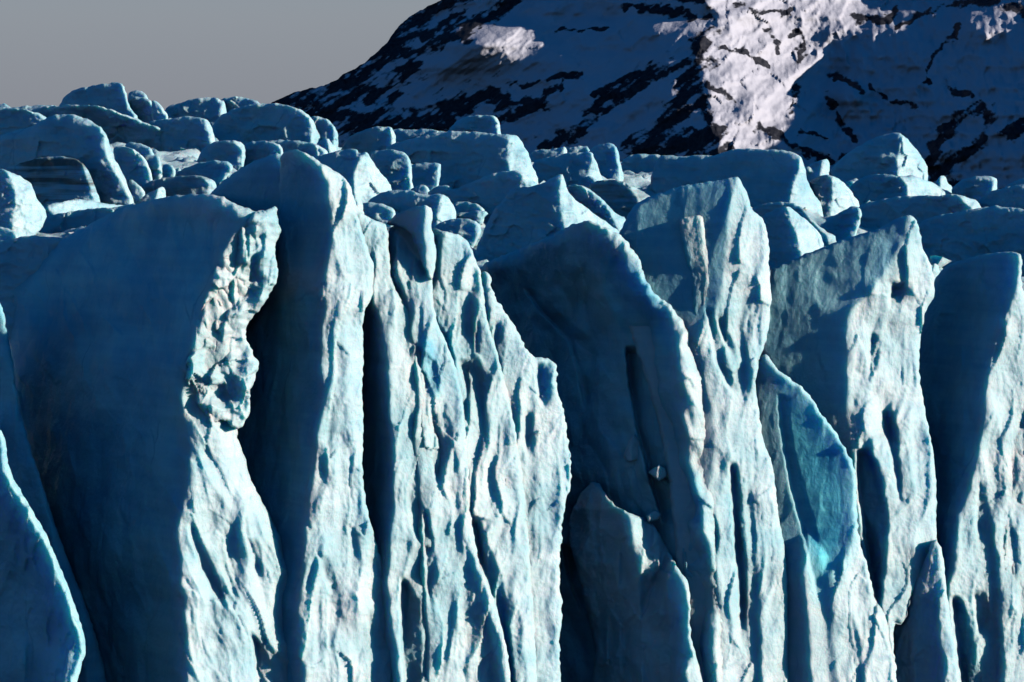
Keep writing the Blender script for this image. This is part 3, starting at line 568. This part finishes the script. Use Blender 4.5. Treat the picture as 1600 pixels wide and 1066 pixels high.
# S3: central tower
S3_R = [(470,232),(500,262),(515,285),(519,330),(516,390),(512,430),(508,500),(502,560),(506,610),(498,680),(492,740),(482,800),(476,880),(470,920),(468,1000),(478,1066),(486,BT)]
serac([(433,420),(436,330),(437,262),(439,240),(458,232),(472,236),(490,247),(525,268),(543,282),(551,300),(558,325),(562,350),(574,385),(586,420),(584,450),(580,468),(568,486),(566,520),(568,560),(566,600),(568,680),(566,740),(572,790),(580,820),(592,860),(603,900),(609,960),(620,1066),(630,BT),(360,BT),(330,900),(330,600),(385,520),(425,460)],
      [dict(p=S3_R, sl=1.25, sr=.5)], 'central ice tower with a flat dark panel and an angular peak', h=0, lit=S3_R, r=6, n=(7,7,2.0),
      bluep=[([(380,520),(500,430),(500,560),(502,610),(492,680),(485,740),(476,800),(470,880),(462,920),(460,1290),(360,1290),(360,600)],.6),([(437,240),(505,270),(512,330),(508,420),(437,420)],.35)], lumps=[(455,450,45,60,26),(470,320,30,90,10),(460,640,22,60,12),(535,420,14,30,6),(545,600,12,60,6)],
      grooves=[([(497,860),(505,890),(520,930)],[(505,860),(522,890),(528,920)],8),([(545,700),(548,760),(552,800)],[(552,700),(556,760),(556,800)],4),([(575,950),(578,980),(580,1000)],[(583,950),(585,980),(584,1000)],4)])
serac([(300,340),(330,300),(352,280),(385,256),(420,243),(437,239),(452,250),(470,420),(460,600),(440,800),(330,800),(310,500)],
      [dict(p=[(446,239),(452,420),(450,800)], sl=.5, sr=.8)], 'smooth blue shoulder of ice rising to the left flank of the central tower', h=250, r=12, nl=.4, lit=[(470,200),(470,900)], n=(6,4,1.0), blue=.2)
# S4: pillar right of the long blue groove
S4_R = [(553,318),(559,360),(568,400),(577,440),(584,470),(594,495),(602,540),(607,600),(612,660),(617,740),(617,800),(613,830),(610,870),(607,905),(610,950),(618,1000),(625,1066),(630,BT)]
serac([(545,300),(556,322),(575,340),(591,346),(606,352),(608,400),(612,440),(628,470),(640,480),(655,500),(662,560),(668,640),(690,700),(700,800),(700,900),(720,1066),(720,BT),(560,BT),(556,900),(555,480),(552,380)],
      [dict(p=S4_R, sl=2.0, sr=.5)], 'slim ice pillar right of the long deep blue groove', h=42, lit=S4_R, r=7, n=(4,7,1.8), bluep=[([(560,490),(590,490),(606,560),(612,700),(616,800),(612,850),(590,830),(570,760),(566,600)],.35)],
      grooves=[([(575,395),(580,420),(585,445)],[(583,395),(592,420),(594,440)],6),([(630,900),(628,940),(630,1000),(634,1066),(640,1120)],[(634,900),(656,940),(660,1000),(658,1066),(655,1120)],18)])
# S5: dark faced pillar and its neighbours
S5_R = [(640,354),(648,374),(657,395),(661,416),(671,440),(668,465),(664,486),(660,520),(668,560),(684,600),(700,640),(712,690),(720,740),(718,800),(735,860),(760,920),(780,1000),(790,1066),(800,BT)]
serac([(604,356),(618,352),(640,354),(655,372),(668,395),(674,430),(680,500),(700,540),(720,600),(730,700),(740,860),(770,930),(790,1000),(800,1066),(810,BT),(640,BT),(620,1000),(630,800),(625,600),(610,500),(607,430)],
      [dict(p=S5_R, sl=1.3, sr=.5, h=12), dict(p=[(622,420),(640,480),(650,560),(655,640),(650,700),(660,800),(668,900),(672,1066),(680,BT)], sl=1.6, sr=.45, h=-8, cap=.8)],
      'ribbed ice pillar with a flat shaded face below the fang', h=62, lit=[(622,470),(630,500),(650,600),(655,BT)], r=6, n=(4,8,1.8),
      grooves=[([(652,540),(656,570),(662,600),(668,625)],[(660,540),(684,570),(690,600),(680,625)],12),([(664,790),(666,850),(668,900),(672,950)],[(668,790),(680,850),(686,900),(680,950)],10),
               ([(676,640),(678,690),(684,760)],[(684,640),(692,690),(694,760)],9)],
      bluep=[([(650,535),(672,520),(690,570),(690,625),(664,610)],.5)])
ice_fang = serac([(600,350),(622,333),(647,323),(674,321),(676,335),(674,356),(682,388),(681,420),(672,442),(662,418),(652,390),(640,362),(615,353)],
      [dict(p=[(668,320),(662,345),(664,380),(668,430)], sl=1.0, sr=.8)], 'curved ice fang leaning over the ribbed pillar', h=128, r=6, n=(3,0,1.2), step=1.7, T=45)
# S6: pillar with scooped blue hollow
S6_R = [(718,372),(712,385),(706,409),(696,447),(692,482),(691,521),(697,560),(712,600),(735,630),(758,665),(765,700),(770,760),(765,830),(750,880)]
serac([(668,365),(676,356),(697,362),(717,366),(728,374),(740,395),(746,412),(752,430),(756,460),(760,500),(780,560),(800,640),(820,760),(830,900),(840,1066),(845,BT),(700,BT),(690,1000),(690,800),(664,640),(660,560),(664,520),(662,480),(672,440),(680,400)],
      [dict(p=[(700,360),(690,400),(682,440),(668,480),(664,520),(672,545),(690,580),(706,620),(716,660),(728,720),(740,800),(760,880),(772,940),(785,1066),(800,BT)], sl=1.2, sr=.45),
       dict(p=[(752,430),(750,470),(752,520),(756,600),(765,700),(775,800),(790,900),(800,1066),(810,BT)], sl=.9, sr=.4, h=14)],
      'pale ice pillar with scooped hollows and a cyan notch', h=92, lit=[(660,300),(670,BT)], r=7, n=(5,8,1.8),
      grooves=[([(664,480),(664,500),(668,520),(680,535)],[(674,480),(684,500),(688,520),(688,535)],16),
               ([(690,520),(700,560),(704,600)],[(705,520),(712,560),(712,600)],10),
               ([(718,560),(728,600),(734,630)],[(736,540),(768,600),(770,625)],12),
               ([(742,810),(748,860),(760,900),(780,960),(790,1010),(796,1066),(798,1150)],[(748,810),(768,860),(785,900),(795,960),(800,1010),(806,1066),(808,1150)],16),
               ([(708,800),(716,850),(726,880)],[(716,800),(728,850),(732,880)],7)],
      bluep=[([(662,482),(676,478),(692,510),(712,560),(705,600),(690,560),(668,525)],.85),([(745,840),(765,860),(800,960),(805,1066),(790,1066),(780,960)],.5)])
# S7: rightmost slab of the central group
serac([(748,430),(754,424),(764,424),(768,432),(769,458),(780,475),(794,493),(811,521),(822,547),(838,558),(865,562),(872,577),(868,602),(878,628),(884,660),(890,700),(894,755),(884,780),(877,830),(874,900),(879,960),(872,1000),(878,1066),(880,BT),(740,BT),(745,1000),(740,800),(740,560),(745,480)],
      [dict(p=[(758,424),(762,470),(770,520),(778,560),(776,620),(782,700),(790,800),(800,900),(815,1066),(820,BT)], sl=1.2, sr=.42),
       dict(p=[(858,562),(862,600),(852,640),(845,700),(842,760),(848,840),(850,940),(855,1066),(860,BT)], sl=.8, sr=.45, h=32)],
      'tall pale ice slab with a ragged right edge closing the central group', h=122, lit=[(745,300),(745,BT)], r=6, n=(5,7,1.8), rough=3,
      grooves=[([(842,565),(840,590),(844,620),(850,640)],[(852,565),(858,590),(862,620),(862,635)],14),([(776,500),(772,540),(778,570),(776,620)],[(784,500),(790,540),(786,570),(782,620)],7),
               ([(822,640),(820,670),(826,720)],[(834,640),(838,670),(834,720)],9)],
      bluep=[([(840,570),(860,570),(864,625),(846,615)],.6)])
# S8: rounded dark serac
S8_R = [(917,344),(972,367),(986,388),(1000,405),(1004,426),(1015,448),(1025,462),(1046,475),(1058,490),(1072,512),(1062,540),(1064,580),(1070,640),(1075,680),(1090,760),(1100,800),(1110,870),(1118,960),(1125,1066),(1130,BT)]
s8 = serac([(740,425),(765,408),(800,393),(840,378),(885,356),(900,348),(917,344),(938,351),(955,360),(972,367),(986,388),(1000,405),(1004,426),(1015,448),(1025,462),(1046,475),(1058,488),(1072,510),(1086,545),(1098,590),(1105,640),(1112,720),(1120,850),(1128,960),(1140,BT),(850,BT),(840,900),(820,600)],
      [dict(p=S8_R, sl=1.0, sr=.5)], 'rounded dark blue serac with a glowing serrated crest, right of the central group', h=125, root=True, lit=S8_R, r=22, ra=1.3, n=(15,8,1.4), rough=2.6, ns=(60,110), shear=-.3,
      grooves=[([(820,450),(850,490),(890,530),(905,580),(915,640)],[(840,450),(875,490),(925,530),(940,580),(945,640)],10),([(980,540),(985,600),(1000,680),(1020,760),(1040,820)],[(1010,540),(1040,600),(1056,680),(1085,760),(1100,820)],26),
               ([(875,850),(890,900),(910,960)],[(900,850),(925,900),(930,960)],10)],
      lumps=[(940,640,25,60,18),(960,740,25,60,14),(1075,500,14,40,8)],
      bluep=[([(750,420),(860,370),(930,360),(980,430),(1040,500),(1060,640),(1070,760),(1110,1000),(1110,1290),(860,1290),(860,600)],.4),([(930,380),(1000,420),(1040,490),(1060,560),(1000,560),(940,480)],.6),([(1000,600),(1040,600),(1060,700),(1100,760),(1100,830),(1060,800),(1010,720)],.5)])  # blue painted in for the shaded face and the teal glow near the crest
# S9: shaded buttress in front of it
s9 = serac([(885,830),(900,780),(930,745),(955,785),(977,800),(1000,807),(1020,818),(1036,842),(1050,870),(1062,892),(1076,908),(1079,940),(1078,985),(1086,1020),(1100,1066),(1115,BT),(880,BT),(935,1030),(918,960),(902,890)],
      [dict(p=[(976,795),(986,812),(992,850),(1000,885)], sl=1.1, sr=.5, h=52, cap=.45), dict(p=[(1052,800,70),(1064,880,30),(1076,935,0),(1077,1066,0),(1090,BT,0)], sl=1.15, sr=.5, h=10)],
      'low shaded ice buttress with a lit notched top below the rounded dark serac', h=105, r=7, n=(10,8,1.6), ws=(30,60))
ice('knob', dict(o=[(974,712),(982,690),(990,678),(1000,690),(1004,706),(996,720),(980,722)], ridges=[dict(p=[(990,678),(984,700),(984,720)], sl=.8, sr=.8)], D=300+252*.0794, r=3, n=(1,0,.6), rough=.3, ch=0, step=1.2, T=60), ICE, parent=s8)
ice('knob', dict(o=[(1012,738),(1030,726),(1040,732),(1044,744),(1030,752)], ridges=[dict(p=[(1028,726),(1026,750)], sl=.8, sr=.8)], D=300+215*.0794, r=3, n=(1,0,.6), rough=.3, ch=0, step=1.2, T=60), ICE, parent=s8)
ice('knob', dict(o=[(1010,806),(1022,798),(1034,803),(1028,812),(1012,816)], ridges=[dict(p=[(1016,798),(1016,816)], sl=.8, sr=.8)], D=300+205*.0794, r=2, n=(1,0,.6), rough=.3, ch=0, step=1.2, T=60), ICE, parent=s8)
# S10: tall right tower and its bright wall
S10_R = [(1155,276),(1148,295),(1141,310),(1138,332),(1136,374),(1134,412),(1127,447),(1122,482),(1108,500),(1092,530),(1096,560),(1108,610),(1118,675),(1114,740),(1098,790),(1105,840),(1116,900),(1120,940),(1114,1030),(1120,1100),(1125,BT)]
s10 = serac([(960,380),(973,352),(985,330),(1000,312),(1040,299),(1061,291),(1103,285),(1131,281),(1146,277),(1155,276),(1162,290),(1170,308),(1174,328),(1187,335),(1197,353),(1202,381),(1201,416),(1205,450),(1203,500),(1196,540),(1186,557),(1180,605),(1186,646),(1194,693),(1209,728),(1214,793),(1223,840),(1229,875),(1232,940),(1232,1066),(1240,BT),(1060,BT),(1060,900),(1040,700),(1000,560),(960,450)],
      [dict(p=S10_R, sl=.40, sr=.5), dict(p=[(1192,345),(1185,400),(1180,450),(1172,520),(1168,600),(1165,680),(1175,760),(1185,860),(1190,960),(1195,BT)], sl=.9, sr=.45, h=25, cap=.5)],
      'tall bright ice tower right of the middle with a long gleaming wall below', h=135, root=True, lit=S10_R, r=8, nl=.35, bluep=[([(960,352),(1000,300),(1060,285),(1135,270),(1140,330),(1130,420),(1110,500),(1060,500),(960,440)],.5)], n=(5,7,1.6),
      grooves=[([(1105,480),(1112,520),(1120,560),(1132,590),(1148,620)],[(1112,480),(1124,520),(1136,560),(1146,590),(1154,615)],8),
               ([(1120,490),(1132,530),(1150,565)],[(1130,490),(1144,530),(1156,565)],7),
               ([(1143,720),(1146,780),(1150,840),(1155,900),(1160,990)],[(1152,720),(1160,780),(1166,840),(1168,900),(1166,990)],14),
               ([(1101,800),(1108,830),(1118,870)],[(1118,800),(1124,830),(1124,870)],12),
               ([(1160,570),(1163,590)],[(1166,570),(1168,590)],3)])
ice('fin', dict(o=[(1061,345),(1065,340),(1080,338),(1097,336),(1101,345),(1103,380),(1112,395),(1118,425),(1122,455),(1115,475),(1106,490),(1106,520),(1100,550),(1090,540),(1084,500),(1082,470),(1079,440),(1074,415),(1066,380)],
      ridges=[dict(p=[(1092,336),(1095,380),(1104,430),(1100,480),(1095,540)], sl=.30, sr=.5)], D=300+222*.0794, tilt=.1, r=6, n=(3,3,1.0), step=1.5, T=60,
      bluep=[([(1062,360),(1074,385),(1084,430),(1088,480),(1096,540),(1084,545),(1078,470),(1068,400)],1.0)]), ICE, parent=s10)
# S11: translucent blue panel
S11_R = [(1208,560),(1211,575),(1234,593),(1260,610),(1275,634),(1290,657),(1310,681),(1326,714),(1335,740),(1335,816),(1330,851),(1312,880),(1296,900),(1300,960),(1310,1066),(1315,BT)]
serac([(1176,575),(1186,560),(1200,552),(1211,572),(1234,592),(1260,609),(1275,633),(1290,656),(1310,681),(1328,715),(1338,740),(1339,816),(1345,850),(1360,900),(1368,940),(1388,965),(1390,1000),(1400,1040),(1403,1066),(1410,BT),(1215,BT),(1210,900),(1180,700)],
      [dict(p=S11_R, sl=.33, sr=.5), dict(p=[(1262,870),(1258,900),(1262,960),(1270,1066),(1275,BT)], sl=1.0, sr=.5, h=-8, cap=.7), dict(p=[(1330,960),(1345,1000),(1352,1066),(1355,BT)], sl=1.0, sr=.5, h=10, cap=.7)],
      'serac with a clear cyan blue panel and ragged upper edge', h=162, lit=S11_R, r=7, nl=.3, bw=40, n=(4,6,1.3), rough=2.4,
      grooves=[([(1218,615),(1226,700),(1240,770),(1258,840),(1280,940)],[(1228,615),(1240,700),(1260,770),(1280,840),(1286,940)],5)],
      bluep=[([(1210,590),(1235,600),(1290,660),(1330,730),(1333,830),(1320,870),(1285,945),(1270,900),(1240,800),(1222,700),(1212,640)],.9),([(1178,590),(1210,575),(1224,700),(1245,800),(1262,900),(1220,900),(1190,720)],.5)])
# S12: big notched serac
S12_R = [(1420,335),(1411,377),(1393,405),(1372,437),(1355,465),(1330,484),(1324,500),(1322,528),(1324,616),(1334,728),(1345,760),(1352,800)]
serac([(1195,425),(1236,405),(1264,395),(1310,377),(1341,367),(1376,356),(1400,342),(1420,335),(1430,341),(1437,356),(1441,388),(1449,402),(1458,426),(1461,451),(1458,468),(1446,486),(1443,503),(1436,540),(1437,593),(1446,646),(1458,704),(1464,769),(1462,834),(1470,870),(1450,900),(1425,925),(1412,978),(1394,970),(1400,1066),(1400,BT),(1320,BT),(1300,900),(1190,700),(1185,560)],
      [dict(p=S12_R+[(1368,740),(1380,860),(1385,940),(1390,BT)][1:], sl=.40, sr=.5), dict(p=[(1365,700),(1378,740),(1390,790),(1388,850),(1380,900),(1385,BT)], sl=1.1, sr=.5, h=-4, cap=1.0),
       dict(p=[(1395,640),(1408,700),(1418,780),(1425,840),(1430,BT)], sl=1.0, sr=.5, h=18, cap=1.0)],
      'big serac with a slanting bright crest and a dark notch high on its right side', h=205, lit=S12_R+[(1352,BT)], r=6, nl=.35, n=(6,6,1.6), ns=(60,70),
      grooves=[([(1395,440),(1392,465),(1392,485)],[(1428,440),(1428,465),(1424,485)],22),([(1362,520),(1360,560),(1358,590)],[(1378,520),(1374,560),(1368,590)],12),
               ([(1342,700),(1342,750),(1350,820),(1362,900),(1370,945)],[(1362,700),(1380,750),(1390,820),(1384,900),(1376,945)],22),
               ([(1380,640),(1388,680),(1400,740),(1408,790)],[(1398,640),(1404,680),(1408,740),(1412,790)],12)],
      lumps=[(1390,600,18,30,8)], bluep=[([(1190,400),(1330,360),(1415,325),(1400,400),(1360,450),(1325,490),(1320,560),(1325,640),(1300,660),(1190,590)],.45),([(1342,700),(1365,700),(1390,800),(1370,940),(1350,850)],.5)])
# S13: right tower
S13_R = [(1594,396),(1591,430),(1582,465),(1572,493),(1561,521),(1551,552),(1542,616),(1534,687),(1522,745),(1505,800),(1492,870),(1480,930),(1478,1066),(1480,BT)]
serac([(1425,560),(1440,500),(1452,455),(1462,433),(1477,416),(1505,405),(1537,397),(1565,394),(1586,393),(1597,399),(1596,430),(1598,455),(1612,480),(1680,520),(1700,BT),(1440,BT),(1420,900),(1415,700)],
      [dict(p=S13_R, sl=1.15, sr=.45), dict(p=[(1556,700),(1545,760),(1550,800),(1560,860),(1565,920),(1570,1000),(1580,BT)], sl=1.2, sr=.45, h=14, cap=.8)],
      'right hand tower with a smooth deep blue face and straight bright edge', h=262, lit=S13_R, r=9, n=(5,6,2.2),
      grooves=[([(1490,930),(1492,970),(1500,1040),(1504,1066),(1510,1150)],[(1500,930),(1516,970),(1530,1040),(1534,1066),(1540,1150)],22),
               ([(1524,920),(1526,960),(1534,1000)],[(1540,920),(1548,960),(1550,990)],12),([(1532,750),(1528,800),(1530,850)],[(1540,750),(1546,800),(1540,850)],8)],
      bluep=[([(1490,930),(1516,960),(1534,1066),(1504,1066)],.5),([(1430,480),(1460,430),(1530,400),(1588,398),(1580,460),(1545,552),(1528,687),(1498,800),(1474,930),(1430,1000)],.6)])  # clear blue ice; on the left face the blue also paints in its shade
# S14: low dim buttress between the two right seracs
serac([(1392,972),(1413,978),(1426,922),(1445,875),(1460,838),(1474,862),(1482,945),(1494,1028),(1502,1066),(1510,BT),(1390,BT)],
      [dict(p=[(1462,838),(1470,900),(1480,1000),(1490,BT)], sl=.6, sr=.5)], 'low dim ice buttress between the notched serac and the right hand tower', h=200, r=6, n=(6,6,1.8))
# S15: bright mass at the right edge
serac([(1560,720),(1575,690),(1580,640),(1590,600),(1602,580),(1690,540),(1700,BT),(1560,BT),(1555,900)],
      [dict(p=[(1575,690),(1570,760),(1568,900),(1580,1066),(1590,BT)], sl=.8, sr=.4)], 'rough sunlit ice mass at the right edge of the photo', h=285, lit=[(1500,600),(1500,BT)], r=9, n=(7,6,2.4))
